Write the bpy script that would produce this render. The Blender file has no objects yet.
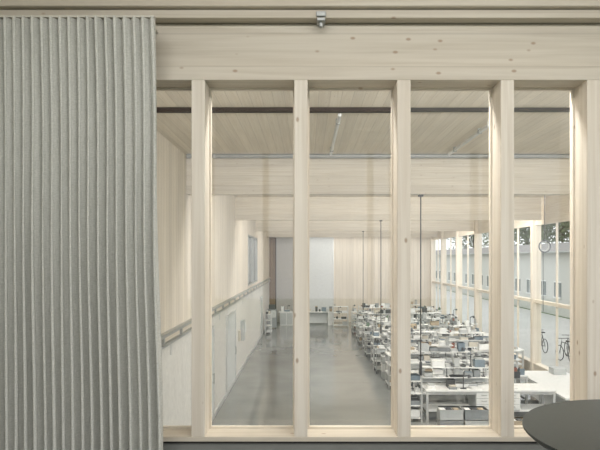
import bpy, math, random
from mathutils import Vector, Matrix
R = random.Random(7)
C = bpy.context.scene.collection

# ------------------------------------------------------------ materials
def new_mat(name):
    m = bpy.data.materials.new(name); m.use_nodes = True
    nt = m.node_tree; b = nt.nodes['Principled BSDF']
    return m, nt, b
def N(nt, t, **kw):
    n = nt.nodes.new(t)
    for k, v in kw.items(): setattr(n, k, v)
    return n
def math_node(nt, op, a, b=None, c=None):
    n = nt.nodes.new('ShaderNodeMath'); n.operation = op
    for i, v in enumerate((a, b, c)):
        if v is None: continue
        if isinstance(v, (int, float)): n.inputs[i].default_value = v
        else: nt.links.new(v, n.inputs[i])
    return n.outputs[0]
def mixc(nt, fac, a, b, mode='MIX'):
    n = nt.nodes.new('ShaderNodeMix'); n.data_type = 'RGBA'; n.blend_type = mode
    for i, v in ((0, fac), (6, a), (7, b)):
        if isinstance(v, (int, float)): n.inputs[i].default_value = v
        elif isinstance(v, tuple): n.inputs[i].default_value = (*v, 1)
        else: nt.links.new(v, n.inputs[i])
    return n.outputs[2]
def wood(name, grain, light, dark, plank=None, width=0.12, seam=0.5, knots=0.6, rough=0.6, var=0.10):
    m, nt, b = new_mat(name)
    tc = N(nt, 'ShaderNodeTexCoord')
    ax = 'xyz'.index(grain)
    sep = N(nt, 'ShaderNodeSeparateXYZ'); nt.links.new(tc.outputs['Object'], sep.inputs[0])
    mp = N(nt, 'ShaderNodeMapping'); nt.links.new(tc.outputs['Object'], mp.inputs[0])
    s = [34.0]*3; s[ax] = 1.0; mp.inputs['Scale'].default_value = s
    no = N(nt, 'ShaderNodeTexNoise'); no.inputs['Scale'].default_value = 1; no.inputs['Detail'].default_value = 6
    no.inputs['Distortion'].default_value = 0.6
    nt.links.new(mp.outputs[0], no.inputs[0])
    rp = N(nt, 'ShaderNodeValToRGB'); nt.links.new(no.outputs[0], rp.inputs[0])
    rp.color_ramp.elements[0].position = 0.3; rp.color_ramp.elements[0].color = (*dark, 1)
    rp.color_ramp.elements[1].position = 0.62; rp.color_ramp.elements[1].color = (*light, 1)
    col = rp.outputs[0]
    mp2 = N(nt, 'ShaderNodeMapping'); nt.links.new(tc.outputs['Object'], mp2.inputs[0])
    s = [5.0]*3; s[ax] = 0.5; mp2.inputs['Scale'].default_value = s
    n2 = N(nt, 'ShaderNodeTexNoise'); n2.inputs['Scale'].default_value = 1
    nt.links.new(mp2.outputs[0], n2.inputs[0])
    f2 = math_node(nt, 'MULTIPLY_ADD', n2.outputs[0], 0.2, 0.9)
    cc = N(nt, 'ShaderNodeCombineColor')
    for i in range(3): nt.links.new(f2, cc.inputs[i])
    col = mixc(nt, 1.0, col, cc.outputs[0], 'MULTIPLY')
    if plank is not None:
        p = sep.outputs['xyz'.index(plank)]
        q = math_node(nt, 'DIVIDE', p, width)
        fl = math_node(nt, 'FLOOR', q)
        wn = N(nt, 'ShaderNodeTexWhiteNoise', noise_dimensions='1D'); nt.links.new(fl, wn.inputs['W'])
        v = math_node(nt, 'MULTIPLY_ADD', wn.outputs[0], var*2, 1-var*1.4)
        cc = N(nt, 'ShaderNodeCombineColor')
        for i in range(3): nt.links.new(v, cc.inputs[i])
        col = mixc(nt, 1.0, col, cc.outputs[0], 'MULTIPLY')
        fr = math_node(nt, 'FRACT', q)
        ed = math_node(nt, 'LESS_THAN', fr, 0.05)
        col = mixc(nt, math_node(nt, 'MULTIPLY', ed, seam), col, tuple(c*0.55 for c in dark))
    if knots > 0:
        mp3 = N(nt, 'ShaderNodeMapping'); nt.links.new(tc.outputs['Object'], mp3.inputs[0])
        s = [9.5]*3; s[ax] = 5.5; mp3.inputs['Scale'].default_value = s
        vo = N(nt, 'ShaderNodeTexVoronoi'); vo.inputs['Scale'].default_value = 1
        nt.links.new(mp3.outputs[0], vo.inputs[0])
        sc = N(nt, 'ShaderNodeSeparateColor'); nt.links.new(vo.outputs['Color'], sc.inputs[0])
        rare = math_node(nt, 'GREATER_THAN', sc.outputs[0], 0.25)
        mr = N(nt, 'ShaderNodeMapRange'); nt.links.new(vo.outputs['Distance'], mr.inputs[0])
        mr.inputs[1].default_value = 0.05; mr.inputs[2].default_value = 0.115
        mr.inputs[3].default_value = 1; mr.inputs[4].default_value = 0
        k = math_node(nt, 'MULTIPLY', math_node(nt, 'MULTIPLY', mr.outputs[0], rare), knots)
        col = mixc(nt, k, col, (0.32, 0.21, 0.13))
    nt.links.new(col, b.inputs['Base Color'])
    b.inputs['Roughness'].default_value = rough
    bu = N(nt, 'ShaderNodeBump'); bu.inputs['Strength'].default_value = 0.08; bu.inputs['Distance'].default_value = 0.01
    nt.links.new(no.outputs[0], bu.inputs['Height']); nt.links.new(bu.outputs[0], b.inputs['Normal'])
    return m
def plain(name, col, rough=0.5, metal=0.0, var=0.06, scale=8, bump=0.0):
    m, nt, b = new_mat(name)
    tc = N(nt, 'ShaderNodeTexCoord')
    no = N(nt, 'ShaderNodeTexNoise'); no.inputs['Scale'].default_value = scale; no.inputs['Detail'].default_value = 4
    nt.links.new(tc.outputs['Object'], no.inputs[0])
    rp = N(nt, 'ShaderNodeValToRGB'); nt.links.new(no.outputs[0], rp.inputs[0])
    rp.color_ramp.elements[0].position = 0.3; rp.color_ramp.elements[1].position = 0.7
    rp.color_ramp.elements[0].color = (*[c*(1-var) for c in col], 1)
    rp.color_ramp.elements[1].color = (*[min(1, c*(1+var)) for c in col], 1)
    nt.links.new(rp.outputs[0], b.inputs['Base Color'])
    b.inputs['Roughness'].default_value = rough; b.inputs['Metallic'].default_value = metal
    if bump:
        bu = N(nt, 'ShaderNodeBump'); bu.inputs['Strength'].default_value = bump; bu.inputs['Distance'].default_value = 0.01
        nt.links.new(no.outputs[0], bu.inputs['Height']); nt.links.new(bu.outputs[0], b.inputs['Normal'])
    return m

L = (0.75, 0.69, 0.595); D = (0.65, 0.58, 0.475)
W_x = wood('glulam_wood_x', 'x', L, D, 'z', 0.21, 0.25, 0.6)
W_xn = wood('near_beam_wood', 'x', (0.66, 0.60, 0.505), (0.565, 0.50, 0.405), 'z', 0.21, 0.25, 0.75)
W_z = wood('stud_wood_z', 'z', (0.74, 0.68, 0.59), (0.64, 0.57, 0.475), None, knots=0.75)
W_y = wood('timber_wood_y', 'y', L, D, None, knots=0.4)
W_ceil = wood('ceiling_boards', 'y', (0.86, 0.79, 0.685), (0.78, 0.70, 0.585), 'x', 0.16, 0.4, 0.35, var=0.05)
W_wall = wood('wall_boards_side', 'z', (0.78, 0.72, 0.63), (0.72, 0.65, 0.555), 'y', 0.20, 0.7, 0.2, var=0.06)
W_end = wood('wall_boards_end', 'z', (0.68, 0.62, 0.535), (0.62, 0.56, 0.475), 'x', 0.25, 0.5, 0.0, var=0.06)
W_brown = wood('brown_boards', 'z', (0.22, 0.15, 0.09), (0.15, 0.10, 0.06), 'x', 0.12, 0.5, 0.0)
M_white = plain('white_laminate', (0.76, 0.77, 0.76), 0.45)
M_paint = plain('white_wall_paint', (0.66, 0.65, 0.62), 0.7)
M_gwall = plain('grey_wall_paint', (0.40, 0.39, 0.37), 0.7)
M_pale = plain('pale_panel', (0.60, 0.62, 0.62), 0.5)
M_steel = plain('galvanised_steel', (0.40, 0.41, 0.40), 0.4, 0.4)
M_alu = plain('aluminium', (0.56, 0.57, 0.57), 0.4, 0.3)
M_black = plain('black_metal', (0.025, 0.022, 0.02), 0.45)
M_redbr = plain('dark_track', (0.03, 0.018, 0.015), 0.7)
M_grey = plain('grey_plastic', (0.25, 0.27, 0.28), 0.5)
M_lgrey = plain('light_grey_plastic', (0.46, 0.48, 0.48), 0.5)
M_dgrey = plain('dark_grey_plastic', (0.07, 0.075, 0.08), 0.5)
M_card = plain('cardboard', (0.42, 0.35, 0.26), 0.8)
M_red = plain('red_brown_plastic', (0.28, 0.12, 0.09), 0.5)
M_blue = plain('blue_grey_plastic', (0.18, 0.23, 0.27), 0.5)
M_green = plain('green_plastic', (0.14, 0.21, 0.15), 0.5)
M_beige = plain('beige_metal', (0.56, 0.53, 0.46), 0.5)
M_table = plain('dark_linoleum', (0.035, 0.043, 0.041), 0.42, var=0.1, scale=60)
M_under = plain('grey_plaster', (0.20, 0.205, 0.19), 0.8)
M_room = plain('room_plaster', (0.7, 0.68, 0.62), 0.8)
M_pave = plain('paving', (0.50, 0.50, 0.48), 0.9)
M_grass = plain('grass', (0.12, 0.18, 0.07), 0.9, var=0.4, scale=3)
M_leaf = plain('foliage', (0.11, 0.145, 0.07), 0.8, var=0.5, scale=2)
M_bark = plain('bark', (0.12, 0.09, 0.07), 0.9)
M_facade = plain('exterior_render', (0.56, 0.56, 0.53), 0.8)
M_roof = plain('roof_tiles', (0.24, 0.23, 0.22), 0.8)
M_wglass = plain('dark_window_glass', (0.20, 0.22, 0.23), 0.1)

M_floor, nt, b = new_mat('polished_concrete')
tc = N(nt, 'ShaderNodeTexCoord')
no = N(nt, 'ShaderNodeTexNoise'); no.inputs['Scale'].default_value = 0.7; no.inputs['Detail'].default_value = 8
nt.links.new(tc.outputs['Object'], no.inputs[0])
rp = N(nt, 'ShaderNodeValToRGB'); nt.links.new(no.outputs[0], rp.inputs[0])
rp.color_ramp.elements[0].position = 0.3; rp.color_ramp.elements[0].color = (0.215, 0.23, 0.225, 1)
rp.color_ramp.elements[1].position = 0.7; rp.color_ramp.elements[1].color = (0.28, 0.295, 0.285, 1)
sep = N(nt, 'ShaderNodeSeparateXYZ'); nt.links.new(tc.outputs['Object'], sep.inputs[0])
fy = math_node(nt, 'FRACT', math_node(nt, 'DIVIDE', sep.outputs[1], 7.0))
col = mixc(nt, math_node(nt, 'MULTIPLY', math_node(nt, 'LESS_THAN', fy, 0.003), 0.5), rp.outputs[0], (0.1, 0.1, 0.1))
nt.links.new(col, b.inputs['Base Color'])
mr = N(nt, 'ShaderNodeMapRange'); nt.links.new(no.outputs[0], mr.inputs[0])
mr.inputs[3].default_value = 0.05; mr.inputs[4].default_value = 0.17
nt.links.new(mr.outputs[0], b.inputs['Roughness'])
b.inputs['IOR'].default_value = 1.6

M_linen, nt, b = new_mat('linen_fabric')
tc = N(nt, 'ShaderNodeTexCoord')
def linen_noise(s):
    mp = N(nt, 'ShaderNodeMapping'); nt.links.new(tc.outputs['Object'], mp.inputs[0]); mp.inputs['Scale'].default_value = s
    n = N(nt, 'ShaderNodeTexNoise'); n.inputs['Scale'].default_value = 1; n.inputs['Detail'].default_value = 3
    nt.links.new(mp.outputs[0], n.inputs[0]); return n.outputs[0]
a = linen_noise((60, 60, 240)); c_ = linen_noise((300, 300, 14))
s_ = math_node(nt, 'ADD', math_node(nt, 'MULTIPLY', a, 0.55), math_node(nt, 'MULTIPLY', c_, 0.45))
rp = N(nt, 'ShaderNodeValToRGB'); nt.links.new(s_, rp.inputs[0])
rp.color_ramp.elements[0].position = 0.33; rp.color_ramp.elements[0].color = (0.44, 0.44, 0.40, 1)
rp.color_ramp.elements[1].position = 0.67; rp.color_ramp.elements[1].color = (0.64, 0.635, 0.59, 1)
nt.links.new(rp.outputs[0], b.inputs['Base Color']); b.inputs['Roughness'].default_value = 0.9
bu = N(nt, 'ShaderNodeBump'); bu.inputs['Strength'].default_value = 0.1; bu.inputs['Distance'].default_value = 0.003
nt.links.new(s_, bu.inputs['Height']); nt.links.new(bu.outputs[0], b.inputs['Normal'])

def glazing(name, fac):
    m = bpy.data.materials.new(name); m.use_nodes = True; nt = m.node_tree; nt.nodes.clear()
    o = N(nt, 'ShaderNodeOutputMaterial'); t = N(nt, 'ShaderNodeBsdfTransparent'); g = N(nt, 'ShaderNodeBsdfGlossy')
    g.inputs['Roughness'].default_value = 0.02; t.inputs[0].default_value = (0.985, 0.99, 0.985, 1)
    mx = N(nt, 'ShaderNodeMixShader'); mx.inputs[0].default_value = fac
    nt.links.new(t.outputs[0], mx.inputs[1]); nt.links.new(g.outputs[0], mx.inputs[2]); nt.links.new(mx.outputs[0], o.inputs[0])
    return m
M_glass = glazing('clear_glass', 0.035)

# ------------------------------------------------------------ mesh builder
class MB:
    def __init__(s): s.v = []; s.f = []; s.mi = []; s.m = []; s.M = Matrix.Identity(4)
    def mid(s, mat):
        if mat not in s.m: s.m.append(mat)
        return s.m.index(mat)
    def add(s, vs, fs, mat):
        k = len(s.v); s.v += [tuple(s.M @ Vector(p)) for p in vs]
        i = s.mid(mat)
        for f in fs: s.f.append([k+j for j in f]); s.mi.append(i)
    def box(s, x0, x1, y0, y1, z0, z1, mat):
        s.add([(x0,y0,z0),(x1,y0,z0),(x1,y1,z0),(x0,y1,z0),(x0,y0,z1),(x1,y0,z1),(x1,y1,z1),(x0,y1,z1)],
              [(0,3,2,1),(4,5,6,7),(0,1,5,4),(1,2,6,5),(2,3,7,6),(3,0,4,7)], mat)
    def cyl(s, p, q, r, mat, n=10, r2=None):
        p = Vector(p); q = Vector(q); r2 = r if r2 is None else r2
        d = (q-p).normalized(); a = d.orthogonal().normalized(); c = d.cross(a)
        vs = []
        for P, rr in ((p, r), (q, r2)):
            for i in range(n):
                t = 2*math.pi*i/n; vs.append(tuple(P + (a*math.cos(t)+c*math.sin(t))*rr))
        fs = [(i, (i+1) % n, n+(i+1) % n, n+i) for i in range(n)] + [tuple(range(n))[::-1], tuple(range(n, 2*n))]
        s.add(vs, fs, mat)
    def torus(s, c, Rr, r, mat, axis='y', n=28, k=6):
        vs = []; fs = []
        for i in range(n):
            t = 2*math.pi*i/n
            for j in range(k):
                u = 2*math.pi*j/k; a = (Rr+r*math.cos(u)); h = r*math.sin(u)
                p = {'y': (a*math.cos(t), h, a*math.sin(t)), 'x': (h, a*math.cos(t), a*math.sin(t)), 'z': (a*math.cos(t), a*math.sin(t), h)}[axis]
                vs.append((c[0]+p[0], c[1]+p[1], c[2]+p[2]))
                fs.append((i*k+j, ((i+1) % n)*k+j, ((i+1) % n)*k+(j+1) % k, i*k+(j+1) % k))
        s.add(vs, fs, mat)
    def crate(s, x0, x1, y0, y1, z0, z1, mat):
        t = 0.015
        s.box(x0, x1, y0, y1, z0, z0+t, mat)
        s.box(x0, x0+t, y0, y1, z0, z1, mat); s.box(x1-t, x1, y0, y1, z0, z1, mat)
        s.box(x0+t, x1-t, y0, y0+t, z0, z1, mat); s.box(x0+t, x1-t, y1-t, y1, z0, z1, mat)
        s.box(x0-.01, x1+.01, y0-.01, y0+t, z1-.03, z1, mat); s.box(x0-.01, x1+.01, y1-t, y1+.01, z1-.03, z1, mat)
        s.box(x0-.01, x0+t, y0, y1, z1-.031, z1-.001, mat); s.box(x1-t, x1+.01, y0, y1, z1-.031, z1-.001, mat)
    def build(s, name, bevel=0, smooth=False, parent=None, loc=None, rotz=0):
        me = bpy.data.meshes.new(name); me.from_pydata(s.v, [], s.f)
        for m in s.m: me.materials.append(m)
        me.polygons.foreach_set('material_index', s.mi)
        if smooth: me.polygons.foreach_set('use_smooth', [True]*len(me.polygons))
        me.update(); o = bpy.data.objects.new(name, me); C.objects.link(o)
        if bevel:
            bv = o.modifiers.new('bevel', 'BEVEL'); bv.width = bevel; bv.segments = 1; bv.limit_method = 'ANGLE'
        if parent: o.parent = parent
        if loc: o.location = loc
        o.rotation_euler[2] = rotz
        return o
def B(name, *a, bevel=0):
    m = MB(); m.box(*a); return m.build(name, bevel)

XL, XR, YE, YP, EZ = -2.65, 8.8, 41.0, 3.57, 4.5
ZC, ZB = 6.75, 5.9

# ------------------------------------------------------------ hall shell
B('floor', XL-.2, XR+.2, -3.2, YE+.2, -0.2, 0, M_floor)
B('ceiling', XL-.2, XR+.2, YP+.24, YE+.2, ZC, ZC+.2, W_ceil)
m = MB(); wy0, wy1, wz0, wz1 = 26.2, 31.0, 3.25, 5.55
zr = 3.0
m.box(XL-.2, XL, YP+.24, wy0, zr, ZC, W_wall); m.box(XL-.2, XL, wy1, YE, zr, ZC, W_wall)
m.box(XL-.2, XL, wy0, wy1, zr, wz0, W_wall); m.box(XL-.2, XL, wy0, wy1, wz1, ZC, W_wall)
m.box(XL-.2, XL, YP+.24, YE, 0, zr, M_paint)
m.build('wall_left')
m = MB()
for y in (wy0, (wy0+wy1)/2-.03, wy1-.06): m.box(XL-.14, XL+.02, y, y+.06, wz0, wz1, M_steel)
m.box(XL-.139, XL+.019, wy0, wy1, wz0, wz0+.06, M_steel); m.box(XL-.139, XL+.019, wy0, wy1, wz1-.06, wz1, M_steel)
m.box(XL-.1, XL-.09, wy0+.03, wy1-.03, wz0+.03, wz1-.03, M_wglass)
m.build('window_1')
m = MB(); m.box(XL, XL+.10, YP+.3, YE-.1, 3.06, 3.12, M_steel); m.box(XL, XL+.03, YP+.3, YE-.1, 2.94, 3.06, W_y)
m.box(XL, XL+.09, YP+.3, YE-.1, 2.88, 2.93, M_steel)
for i in range(24): m.box(XL+.03, XL+.08, 4.5+i*1.5, 4.56+i*1.5, 2.93, 3.06, M_steel)
m.build('trim_1')
def door(name, y0, y1, z1, leafm):
    m = MB(); x = XL+.002
    m.box(x, x+.05, y0, y0+.08, 0, z1, M_alu); m.box(x, x+.05, y1-.08, y1, 0, z1, M_alu)
    m.box(x, x+.05, y0+.08, y1-.08, z1-.08, z1, M_alu)
    m.box(x, x+.025, y0+.08, y1-.08, 0.01, z1-.08, leafm)
    m.cyl((x+.07, y1-.2, 1.0), (x+.07, y1-.2, 1.3), .015, M_steel); m.box(x+.02, x+.07, y1-.21, y1-.19, 1.02, 1.04, M_steel); m.box(x+.02, x+.07, y1-.21, y1-.19, 1.26, 1.28, M_steel)
    return m.build(name)
door('door_1', 14.0, 16.4, 2.6, M_pale); door('door_2', 19.0, 21.4, 2.6, M_pale); door('door_3', 33, 34.2, 2.3, M_lgrey)
m = MB()
for i in range(18):
    m.box(XL, XL+.015, 5+i*2.1, 5.03+i*2.1, 2.62, 2.88, M_alu)
m.box(XL, XL+.04, 5, YE-.2, 0, .12, M_alu)
m.build('baseboard_left')
m = MB()
m.box(XL+.002, XL+.14, 23.2, 23.7, 1.2, 2.0, M_lgrey); m.box(XL+.002, XL+.10, 24.2, 24.5, 1.4, 1.8, M_white); m.box(XL+.002, XL+.08, 22.4, 22.7, 1.3, 1.7, M_beige); m.build('electrical_cabinet', .01)

m = MB()
m.box(XL-.2, -2.2, YE, YE+.2, 0, 5.95, W_brown); m.box(-2.2, -.02, YE, YE+.2, 0, 5.95, M_gwall)
m.box(-.02, 1.85, YE, YE+.2, 0, 5.95, M_pale); m.box(1.85, XR+.2, YE, YE+.2, 0, 5.95, W_end)
m.box(XL-.2, XR+.2, YE, YE+.2, 5.95, ZC, W_x)
m.build('wall_back')
m = MB(); m.box(-.05, .0, YE-.04, YE, 0, 5.9, M_alu); m.box(1.82, 1.88, YE-.04, YE, 0, 5.9, M_alu)
m.box(-2.22, -2.16, YE-.04, YE, 0, 5.9, M_black); m.build('trim_2')

BEAMS = (12.8, 21.5, 30.2, 38.6)
for y in BEAMS:
    B('ceiling_beam', XL+.0, XR-.15, y, y+.24, ZB, ZC, W_x, bevel=.006)
m = MB(); y = 12.6; m.cyl((XL+.05, y, ZC-.048), (XR-.3, y, ZC-.048), .047, M_steel, 12)
for x in (-2, 0, 2, 4, 6, 8): m.box(x-.02, x+.02, y-.055, y+.055, ZC-.1, ZC-.001, M_alu)
m.build('ceiling_pipe')
m = MB(); m.box(-2.3, 1.28, 8.70, 8.80, 6.688, 6.749, M_redbr); m.box(1.5, 5.2, 8.72, 8.78, 6.695, 6.749, M_black)
m.build('ceiling_track')
for x, y0, y1 in ((.5, 8.9, 12.3), (3.0, 9.6, 12.3)):
    m = MB(); m.cyl((x, y0, ZC-.06), (x, y1, ZC-.06), .03, M_white, 10); m.cyl((x, y0, ZC-.06), (x, y0, ZC-.001), .028, M_white)
    for y in (y0+.5, y1-.5): m.box(x-.035, x+.035, y, y+.04, ZC-.095, ZC-.001, M_steel)
    m.build('ceiling_conduit')

def area(name, loc, sx, sy, power, rot=(0, 0, 0), col=(1, .985, .965), parent=None):
    l = bpy.data.lights.new(name, 'AREA'); l.shape = 'RECTANGLE'; l.size = sx; l.size_y = sy; l.energy = power; l.color = col
    o = bpy.data.objects.new(name, l); o.location = loc; o.rotation_euler = rot; C.objects.link(o)
    if parent: o.parent = parent
    return o
rad = math.radians
# added fill lights brighten the hall, unseen behind partition beam and each ceiling beam
PW = [(250, 150), (250, 160), (250, 150), (190, 130), (20, 36)]
for k, y in enumerate((YP+.24,)+BEAMS[:3]+(38.6,)):
    yy = y+(.24 if k else 0); z = 5.86 if k == 0 else 6.12
    m = MB(); m.box(-1.0, 8.3, yy+.001, yy+.10, z-.04, z+.02, M_white)
    o = m.build('hidden_fill_bar')
    area('added_fill_up', (3.75, yy+.16, z+.03), 8.6, .12, PW[k][0], rot=(rad(122), 0, 0), parent=o)
    area('added_fill_down', (3.75, yy+.16, z+.0), 8.6, .12, PW[k][1], rot=(rad(12), 0, 0), parent=o)

# ------------------------------------------------------------ right glazed facade
fys = [4.0, 7.3, 11.1, 14.9, 18.7, 22.5, 26.3, 30.1, 33.9, 37.7, 40.85]
m = MB()
for y in fys:
    m.box(XR-.14, XR+.2, y-.10, y+.10, 0.001, ZC-.001, W_z)
m.box(XR, XR+.15, 3.9, YE-.001, 5.85, ZC-.002, W_y)
for a, b2 in zip(fys[:-1], fys[1:]):
    m.box(XR-.06, XR+.16, a+.10, b2-.10, 0, .40, W_y)
    m.box(XR-.10, XR+.18, a+.10, b2-.10, .40, .46, W_y)
    m.box(XR-.06, XR+.16, a+.10, b2-.10, 2.78, 2.90, W_y)
    m.box(XR-.04, XR+.10, a+.10, b2-.10, 5.75, 5.85, W_y)
    mid = (a+b2)/2
    m.box(XR, XR+.07, mid-.03, mid+.03, .46, 2.78, W_z); m.box(XR, XR+.07, mid-.03, mid+.03, 2.90, 5.75, W_z)
m.build('wall_right')
m = MB()
for a, b2 in zip(fys[:-1], fys[1:]):
    m.box(XR+.03, XR+.04, a+.1, b2-.1, .46, 2.78, M_glass); m.box(XR+.03, XR+.04, a+.1, b2-.1, 2.90, 5.75, M_glass)
m.build('window_2')

# ------------------------------------------------------------ mezzanine room
B('wall_front_hall', XL, XR, YP, YP+.24, 0, 2.7, M_room)
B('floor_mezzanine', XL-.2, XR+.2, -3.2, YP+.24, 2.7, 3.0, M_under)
B('ceiling_mezzanine', XL-.2, 5.2, -3.2, YP-.12, 6.6, 6.75, W_ceil)
B('wall_left_mezzanine', XL-.2, XL, -3.2, YP+.24, 3.0, 6.6, M_room)
m = MB()
m.box(5.0, 5.2, -3.2, YP+.24, 3.0, 3.3, M_room); m.box(5.0, 5.2, -3.2, YP+.24, 6.3, 6.6, M_room)
m.box(5.0, 5.2, 3.0, YP+.24, 3.3, 6.3, M_room); m.box(5.0, 5.2, -3.2, -3.0, 3.3, 6.3, M_room)
m.build('wall_right_mezzanine')
m = MB()
m.box(XL, 5.0, -3.2, -3.0, 3.0, 3.2, M_room); m.box(XL, 5.0, -3.2, -3.0, 6.45, 6.6, M_room)
for x in (XL, -.8, 1.1, 3.0, 4.9): m.box(x, x+.1, -3.2, -3.0, 3.2, 6.45, W_z)
m.build('wall_behind')
m = MB()
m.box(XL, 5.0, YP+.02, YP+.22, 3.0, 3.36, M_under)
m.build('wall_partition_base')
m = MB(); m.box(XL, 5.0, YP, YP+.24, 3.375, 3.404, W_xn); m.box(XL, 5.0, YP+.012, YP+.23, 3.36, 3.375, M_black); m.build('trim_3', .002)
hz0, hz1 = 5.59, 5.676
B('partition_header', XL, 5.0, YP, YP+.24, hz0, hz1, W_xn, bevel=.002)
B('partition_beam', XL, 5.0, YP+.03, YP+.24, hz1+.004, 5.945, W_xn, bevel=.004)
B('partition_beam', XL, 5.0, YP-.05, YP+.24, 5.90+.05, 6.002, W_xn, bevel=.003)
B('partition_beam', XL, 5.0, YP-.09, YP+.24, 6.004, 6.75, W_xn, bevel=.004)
xs = [-2.56, -1.93, -1.30, -.667, -.037, .594, 1.228, 1.757, 2.39, 3.02, 3.65, 4.28, 4.9]
m = MB()
for i, x in enumerate(xs):
    m.box(x-.041, x+.041, YP+.001, YP+.239, 3.404, hz0, W_z)
m.build('partition_studs', .002)
m = MB()
for a, b2 in zip(xs[:-1], xs[1:]): m.box(a+.041, b2-.041, YP+.19, YP+.2, 3.404, hz0, M_glass)
m.build('window_3')
m = MB()
for a, b2 in zip(xs[:-1], xs[1:]):
    m.box(a+.041, a+.053, YP+.165, YP+.19, 3.404, hz0, W_z); m.box(b2-.053, b2-.041, YP+.165, YP+.19, 3.404, hz0, W_z)
    m.box(a+.053, b2-.053, YP+.165, YP+.19, 3.404, 3.42, W_x); m.box(a+.053, b2-.053, YP+.165, YP+.19, hz0-.014, hz0, W_x)
m.build('trim_4')
m = MB(); yb = YP-.05
m.box(.055, .115, yb-.015, yb, 5.955, 5.985, M_steel); m.box(.06, .11, yb-.015, yb+.07, 5.928, 5.948, M_steel); m.cyl((.085, yb+.02, 5.90), (.085, yb+.02, 5.93), .016, M_steel)
m.build('ceiling_bracket', .003)

def curtain():
    nx, nz = 680, 44; z0, z1 = 3.02, 5.885
    vs = []; fs = []
    rr = random.Random(3); ph = [rr.uniform(-.5, .5) for _ in range(60)]; am = [rr.uniform(.75, 1.2) for _ in range(60)]
    nf = 27.0
    for j in range(nz+1):
        t = j/nz; z = z0+(z1-z0)*t
        xr = -.828 - .052*t + .006*math.sin(t*9)
        xl = -2.30
        for i in range(nx+1):
            u = i/nx; w = u*nf; k = int(w)
            lean = ph[k % 60]*(1-(w-k))+ph[(k+1) % 60]*(w-k)
            a2 = am[k % 60]*(1-(w-k))+am[(k+1) % 60]*(w-k)
            p = 2*math.pi*(w+.16*lean*(1-t)+.02*math.sin(3*z+k))
            amp = (.036+.010*(1-t))*a2
            y = 3.37+amp*math.sin(p)+.006*math.sin(2*p+z*2)
            x = xl+(xr-xl)*u+.011*math.sin(2*p)+.006*lean*math.sin(z*2.2+k)
            vs.append((x, y, z))
    for j in range(nz):
        for i in range(nx):
            a = j*(nx+1)+i; fs.append((a, a+1, a+nx+2, a+nx+1))
    m = MB(); m.add(vs, fs, M_linen); o = m.build('curtain', smooth=True)
    s = o.modifiers.new('thickness', 'SOLIDIFY'); s.thickness = .003
    return o
curtain()
m = MB(); m.box(-2.6, -.88, 3.36, 3.39, 5.888, 5.90, M_beige)
for x in (-2.5, -1.7, -.95): m.box(x, x+.03, 3.39, 3.599, 5.889, 5.899, M_beige)
m.build('curtain_rail')

m = MB(); zt = 3.74; cx, cy, rr_ = 1.6, 2.5, .635
m.cyl((cx, cy, zt-.012), (cx, cy, zt), rr_, M_table, 96); m.cyl((cx, cy, zt-.03), (cx, cy, zt-.012), rr_-.02, M_black, 96, rr_-.001)
m.cyl((cx, cy, 3.03), (cx, cy, zt-.03), .04, M_black, 20); m.cyl((cx, cy, 3.0), (cx, cy, 3.02), .3, M_black, 48); m.cyl((cx, cy, 3.02), (cx, cy, 3.05), .3, M_black, 48, .05)
m.build('round_table')

# ------------------------------------------------------------ workshop furniture
boxm = [M_grey, M_lgrey, M_lgrey, M_white, M_dgrey, M_card, M_beige, M_grey, M_white, M_blue, M_white, M_lgrey]
def clutter(m, x0, x1, y0, y1, z, hmax, dens=1.0, rng=R):
    x = x0
    while x < x1-.12:
        w = rng.uniform(.10, .40); w = min(w, x1-x)
        if rng.random() < .85*dens:
            y = y0
            while y < y1-.1:
                d = min(rng.uniform(.14, .36), y1-y); h = rng.uniform(.05, hmax)
                k = rng.random(); mt = rng.choice(boxm); g = .012
                if k < .38: m.crate(x+g, x+w-g, y+g, y+d-g, z, z+h, mt)
                elif k < .62:
                    m.box(x+g, x+w-g, y+g, y+d-g, z, z+h*.8, mt)
                    if rng.random() < .5: m.box(x+g+.02, x+w-g-.03, y+g+.02, y+d-g-.02, z+h*.8, z+h*.8+.04, rng.choice(boxm))
                elif k < .74:
                    r = min(w, d)*.35; m.cyl((x+w/2, y+d/2, z), (x+w/2, y+d/2, z+h), r, rng.choice([M_white, M_lgrey, M_dgrey, M_red, M_green, M_steel]), 12)
                    m.cyl((x+w/2, y+d/2, z+h), (x+w/2, y+d/2, z+h+.03), r*.5, M_dgrey, 8)
                elif k < .84:
                    for q in range(rng.randint(2, 4)): m.box(x+g+.01*q, x+w-g, y+g, y+d-g-.01*q, z+.012*q, z+.012*q+.01, M_white)
                elif k < .93:
                    m.box(x+w*.3, x+w*.7, y+d*.3, y+d*.7, z, z+.02, M_dgrey); m.cyl((x+w/2, y+d/2, z+.02), (x+w/2, y+d/2, z+.34), .012, M_dgrey, 6)
                    m.cyl((x+w/2, y+d/2, z+.34), (x+w/2+.12, y+d/2-.1, z+.40), .012, M_dgrey, 6); m.cyl((x+w/2+.12, y+d/2-.1, z+.41), (x+w/2+.14, y+d/2-.12, z+.33), .03, M_dgrey, 10, .06)
                y += d
        x += w
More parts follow.
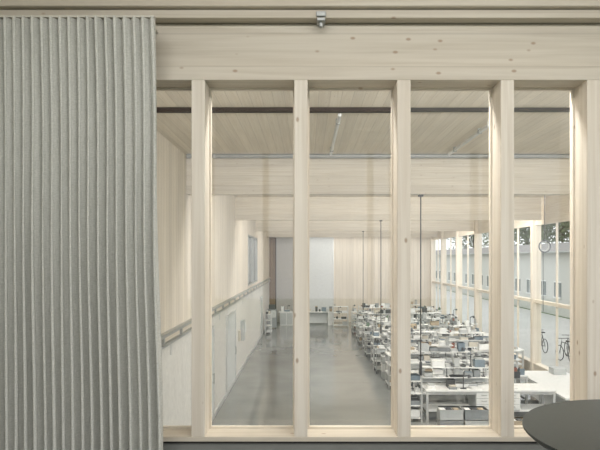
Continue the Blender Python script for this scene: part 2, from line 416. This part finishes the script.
def workbench(x, y, w=1.9, d=.85, tall=1.45, seed=0, back=True, topm=M_white):
    rng = random.Random(seed); m = MB(); L2 = w/2
    for sx in (-L2, L2-.06):
        for sy in (-d/2, d/2-.06):
            m.box(sx, sx+.06, sy, sy+.06, 0, .86, M_alu)
        m.box(sx+.01, sx+.05, -d/2+.06, d/2-.06, .12, .18, M_alu)
    m.box(-L2+.06, L2-.06, -d/2+.01, -d/2+.05, .78, .86, M_alu); m.box(-L2+.06, L2-.06, d/2-.05, d/2-.01, .78, .86, M_alu)
    m.box(-L2-.02, L2+.02, -d/2-.02, d/2+.02, .86, .90, topm)
    m.box(-L2+.02, L2-.02, -d/2+.06, d/2-.06, .30, .33, topm)
    if rng.random() < .6:
        px = rng.choice([-L2+.1, L2-.55]); m.box(px, px+.45, -d/2+.02, d/2-.1, .34, .84, M_lgrey)
        for q in range(3): m.box(px+.02, px+.43, -d/2, -d/2+.02, .36+q*.16, .50+q*.16, M_white); m.box(px+.15, px+.3, -d/2-.02, -d/2, .44+q*.16, .455+q*.16, M_steel)
    else: clutter(m, -L2+.1, L2-.1, -d/2+.1, d/2-.15, .33, .34, 1, rng)
    if back:
        for sx in (-L2, -.03, L2-.06): m.box(sx, sx+.05, d/2-.06, d/2-.01, .90, tall+.1, M_alu)
        m.box(-L2, L2, d/2-.34, d/2-.065, tall-.28, tall-.255, topm)
        m.box(-L2, L2, d/2-.34, d/2-.065, tall, tall+.025, topm)
        m.box(-L2, L2, d/2-.04, d/2-.02, .95, 1.1, M_lgrey)
        clutter(m, -L2+.05, L2-.05, d/2-.33, d/2-.1, tall-.255, .2, 1, rng)
        clutter(m, -L2+.05, L2-.05, d/2-.33, d/2-.1, tall+.025, .28, .9, rng)
    clutter(m, -L2+.04, L2-.04, -d/2+.05, d/2-.36, .90, .24, .85 if back else .6, rng)
    return m.build('workbench', loc=(x, y, 0), rotz=0)
def shelf(x, y, w=1.0, d=.4, h=1.3, seed=0, rot=0):
    rng = random.Random(seed); m = MB()
    for sx in (-w/2, w/2-.04):
        for sy in (-d/2, d/2-.04): m.box(sx, sx+.04, sy, sy+.04, .0, h, M_alu)
    for q in range(4):
        z = .1+q*(h-.14)/3; m.box(-w/2+.005, w/2-.005, -d/2+.005, d/2-.005, z, z+.025, M_white)
        clutter(m, -w/2+.05, w/2-.05, -d/2+.04, d/2-.04, z+.025, .22, 1, rng)
    return m.build('storage_rack', loc=(x, y, 0), rotz=rot)
def trolley(x, y, seed=0):
    rng = random.Random(seed); m = MB(); w, d = .46, .7
    for sx in (-w/2, w/2-.03):
        for sy in (-d/2, d/2-.03):
            m.box(sx, sx+.03, sy, sy+.03, .12, .95, M_steel)
            m.cyl((sx+.0, sy+.015, .06), (sx+.03, sy+.015, .06), .06, M_dgrey, 12)
    for z in (.15, .5, .85): m.box(-w/2+.002, w/2-.002, -d/2+.002, d/2-.002, z, z+.03, M_lgrey); clutter(m, -w/2+.04, w/2-.04, -d/2+.04, d/2-.04, z+.03, .22, 1, rng)
    m.cyl((-w/2, -d/2-.04, .98), (w/2, -d/2-.04, .98), .015, M_steel); m.cyl((-w/2+.02, -d/2-.04, .98), (-w/2+.02, -d/2+.02, .9), .012, M_steel); m.cyl((w/2-.02, -d/2-.04, .98), (w/2-.02, -d/2+.02, .9), .012, M_steel)
    return m.build('tool_trolley', loc=(x, y, 0))
def stool(x, y):
    m = MB()
    for k in range(5):
        t = k*2*math.pi/5; m.cyl((0, 0, .1), (.26*math.cos(t), .26*math.sin(t), .06), .018, M_dgrey, 8); m.cyl((.26*math.cos(t)-.012, .26*math.sin(t), .03), (.26*math.cos(t)+.012, .26*math.sin(t), .03), .03, M_black, 10)
    m.cyl((0, 0, .08), (0, 0, .6), .025, M_steel); m.cyl((0, 0, .6), (0, 0, .66), .17, M_dgrey, 20, .19)
    m.box(-.02, .02, .16, .19, .6, .95, M_steel); m.box(-.17, .17, .14, .18, .85, 1.05, M_dgrey)
    return m.build('work_stool', loc=(x, y, 0))

rows = [16.3, 18.3, 20.4, 23.2, 25.1, 27.0, 28.9, 30.9, 32.8, 34.7, 36.6]
for i, y in enumerate(rows):
    workbench(4.2, y, 1.9, .85, 1.4+.12*(i % 2), seed=10+i)
    if i < 3: workbench(6.02, y, 1.5, .85, 1.35+.1*((i+1) % 3), seed=40+i, back=(i != 0))
    else: workbench(6.25, y+(.2 if i % 2 else 0), 1.9, .85, 1.35+.1*((i+1) % 3), seed=40+i)
    if i % 2 == 0: shelf(2.98, y+.1, .9, .36, 1.15, seed=80+i, rot=math.pi/2)
    else: trolley(2.92, y-.2, seed=80+i)
    if i and i % 3 != 1: stool(4.5, y-.86)
    if i % 2: stool(6.3, y-.75)
    if i >= 3: workbench(8.0, y, 1.0, .7, 1.2, seed=120+i, back=(i % 2 == 0))
m = MB(); m.box(-.8, .8, -1.9, 1.9, .70, .75, M_white)
for sx in (-.74, .68):
    for sy in (-1.8, 0, 1.74): m.box(sx, sx+.06, sy, sy+.06, 0, .70, M_alu)
m.box(-.74, .74, -1.8, 1.8, .2, .23, M_white)
m.box(.2, .6, 1.2, 1.6, .75, .95, M_lgrey)
m.build('packing_table', loc=(7.72, 17.5, 0))
def crate_stack(x, y, n, mats, w=.6, d=.4, h=.28):
    m = MB()
    for k in range(n): m.crate(-w/2, w/2, -d/2, d/2, k*(h+.004), k*(h+.004)+h, mats[k % len(mats)])
    for k in range(3): m.box(-w/2+.04+k*.18, -w/2+.17+k*.18, -d/2+.05, d/2-.05, n*(h+.004)-.2, n*(h+.004)-.03, boxm[k+3])
    return m.build('crate_stack', loc=(x, y, 0))
crate_stack(3.75, 15.3, 2, [M_grey, M_lgrey]); crate_stack(4.40, 15.3, 2, [M_lgrey, M_grey]); crate_stack(5.6, 15.3, 1, [M_card]); crate_stack(5.75, 17.2, 3, [M_dgrey, M_lgrey]); crate_stack(3.1, 21.8, 3, [M_lgrey, M_white]); crate_stack(5.2, 21.7, 2, [M_grey])
crate_stack(6.0, 21.7, 3, [M_beige, M_lgrey]); crate_stack(3.95, 21.6, 2, [M_blue, M_white])
m = MB(); m.box(-1.9, 1.75, 38.9, 39.6, .86, .92, M_white); m.box(-1.8, -.1, 38.95, 39.55, 0, .86, M_white); m.box(1.4, 1.7, 38.95, 39.55, 0, .86, M_white)
m.box(-.1, 1.4, 39.5, 39.55, .1, .86, M_pale)
for k in range(4): m.box(-1.78+k*.42, -1.40+k*.42, 38.93, 38.95, .05, .82, M_lgrey)
clutter(m, -1.8, 1.7, 39.0, 39.5, .92, .35, .9, random.Random(5)); m.build('reception_counter')
m = MB(); m.box(-.3, .3, -.3, .3, .05, 1.2, M_grey); m.box(-.28, .28, -.32, -.3, .7, 1.15, M_lgrey); m.box(-.2, .2, -.2, .2, 1.2, 1.5, M_dgrey); m.box(-.28, -.2, -.28, -.2, 0, .05, M_black); m.box(.2, .28, -.28, -.2, 0, .05, M_black); m.box(-.28, -.2, .2, .28, 0, .05, M_black); m.box(.2, .28, .2, .28, 0, .05, M_black)
m.build('machine_cabinet', .01, loc=(-2.25, 37.5, 0))
shelf(2.2, 38.2, 1.0, .5, 1.35, seed=300); shelf(-2.3, 34.9, .9, .36, 1.2, seed=301, rot=math.pi/2)

def cable(x, y, zb):
    m = MB(); m.cyl((x, y, ZB), (x, y, zb+.3), .014, M_black, 8); m.cyl((x, y, zb), (x, y, zb+.3), .03, M_dgrey, 12); m.box(x-.05, x+.05, y-.05, y+.05, ZB-.04, ZB-.001, M_black)
    m.build('hanging_power_cable')
cable(2.52, 12.92, 1.9); cable(2.74, 21.62, 1.7); cable(2.92, 30.32, 1.8)
m = MB(); hx, hy = 5.75, 14.1
m.cyl((hx, hy, ZC-.001), (hx, hy, 4.95), .008, M_black, 6); m.torus((hx, hy, 4.78), .14, .014, M_dgrey, 'y', 36); m.torus((hx, hy+.03, 4.78), .11, .010, M_steel, 'y', 30)
m.cyl((hx, hy, 4.95), (hx, hy, 4.9), .03, M_dgrey); m.cyl((hx-.04, hy, 4.63), (hx-.04, hy, 3.2), .007, M_black, 6)
m.build('hanging_cable_reel')

# ------------------------------------------------------------ exterior
B('ground_outside', -80, 160, -60, 220, -.4, -.21, M_grass)
B('paving_outside', XR+.2, 19.4, -10, 120, -.2, -.02, M_pave)
m = MB(); bx = 20.5
m.box(bx, bx+9, 5, 130, -.2, 5.0, M_facade)
m.add([(bx-.5, 4.5, 5.0), (bx+9.5, 4.5, 5.0), (bx+4.5, 4.5, 6.0), (bx-.5, 130.5, 5.0), (bx+9.5, 130.5, 5.0), (bx+4.5, 130.5, 6.0)],
      [(0, 1, 2), (3, 5, 4), (0, 2, 5, 3), (1, 4, 5, 2), (0, 3, 4, 1)], M_roof)
m.box(bx-.62, bx-.5, 4.5, 130.5, 4.93, 5.05, M_steel)
for i in range(40):
    y = 8+i*3
    m.box(bx-.03, bx, y, y+1.3, 1.3, 2.5, M_wglass); m.box(bx-.06, bx-.03, y-.06, y+1.36, 2.5, 2.58, M_white); m.box(bx-.1, bx, y-.06, y+1.36, 1.22, 1.3, M_white); m.box(bx-.05, bx-.03, y+.62, y+.68, 1.3, 2.5, M_white)
m.build('neighbouring_building')
def tree(x, y, h, r, seed):
    rg = random.Random(seed); m = MB()
    m.cyl((x, y, -.2), (x, y, h*.5), .22, M_bark, 10, .12)
    for k in range(7):
        t = rg.uniform(0, 6.28); m.cyl((x, y, h*rg.uniform(.3, .5)), (x+math.cos(t)*r*.6, y+math.sin(t)*r*.6, h*rg.uniform(.55, .85)), .07, M_bark, 6, .02)
    cl = [(x+max(-.7*r, min(.7*r, rg.gauss(0, r*.4))), y+rg.gauss(0, r*.45), h*.6+rg.gauss(0, h*.17), rg.uniform(.3, .5)*r) for _ in range(30)]
    for c in cl:
        for _ in range(170):
            d = Vector((rg.gauss(0, 1), rg.gauss(0, 1), rg.gauss(0, 1))).normalized()*c[3]*rg.uniform(.5, 1.05)
            p = Vector(c[:3])+d; s = rg.uniform(.16, .36)
            u = Vector((rg.gauss(0, 1), rg.gauss(0, 1), rg.gauss(0, 1))).normalized(); v = u.orthogonal().normalized()
            m.add([p-u*s, p+v*s*.6, p+u*s, p-v*s*.6], [(0, 1, 2, 3)], M_leaf)
    m.build('tree')
for k, (x, y, h, r) in enumerate(((38.5, 66, 17, 5.5), (38.5, 77, 15.5, 5.5), (38, 57, 15, 5.2), (39, 89, 19, 6), (38.5, 102, 18, 6), (40, 120, 22, 7), (38, 48, 14, 5), (40, 140, 24, 8))): tree(x, y, h, r, k)
def bicycle(x, y, rz):
    m = MB(); m.M = Matrix.Translation((x, y, -.02)) @ Matrix.Rotation(rz, 4, 'Z')
    for a in (-.52, .52):
        m.torus((a, 0, .345), .325, .018, M_black, 'y', 32); m.cyl((a, -.03, .345), (a, .03, .345), .025, M_steel)
        for k in range(10):
            t = k*math.pi/5; m.cyl((a, 0, .345), (a+.32*math.cos(t), 0, .345+.32*math.sin(t)), .003, M_steel, 4)
    P = dict(bb=(-.08, 0, .3), st=(-.2, 0, .82), ht=(.36, 0, .85), hb=(.42, 0, .66), r=(-.52, 0, .34), f=(.52, 0, .34))
    for a, b3 in (('bb', 'st'), ('bb', 'hb'), ('st', 'ht'), ('ht', 'hb'), ('r', 'bb'), ('r', 'st'), ('hb', 'f')): m.cyl(P[a], P[b3], .018, M_dgrey, 8)
    m.cyl((.36, 0, .85), (.34, 0, 1.0), .014, M_steel); m.cyl((.34, -.28, 1.0), (.34, .28, 1.0), .014, M_dgrey); m.cyl((-.2, 0, .82), (-.22, 0, .93), .014, M_steel); m.box(-.36, -.1, -.07, .07, .93, .98, M_black)
    m.build('bicycle')
bicycle(11.2, 25.2, math.pi/2+.1); bicycle(11.9, 26.3, math.pi/2-.1); bicycle(11.3, 28.2, math.pi/2)

# ------------------------------------------------------------ world, camera
w = bpy.data.worlds.new('overcast_sky'); bpy.context.scene.world = w; w.use_nodes = True
bg = w.node_tree.nodes['Background']; bg.inputs[0].default_value = (0.96, 0.98, 1.0, 1); bg.inputs[1].default_value = 1.2
m = MB(); m.box(-1.6, 2.8, 1.3, 1.6, 6.46, 6.52, M_white); m.cyl((-.9, 1.45, 6.52), (-.9, 1.45, 6.6), .02, M_steel); m.cyl((2.3, 1.45, 6.52), (2.3, 1.45, 6.6), .02, M_steel)
o = m.build('added_fill_panel'); area('added_room_fill', (.6, 1.45, 6.45), 4.3, .28, 90, rot=(rad(20), 0, 0), parent=o)  # added fill light and housing, out of view, to brighten the room

cd = bpy.data.cameras.new('camera'); co = bpy.data.objects.new('camera', cd); C.objects.link(co)
co.location = (0, 0, EZ); co.rotation_euler = (math.pi/2, 0, 0)
cd.sensor_width = 36; cd.lens = 583/600*36; cd.shift_x = -7/600; cd.shift_y = 33/600; cd.clip_end = 500; cd.clip_start = .05
bpy.context.scene.camera = co
sc = bpy.context.scene
sc.view_settings.view_transform = 'Standard'
sc.view_settings.exposure = 0.5
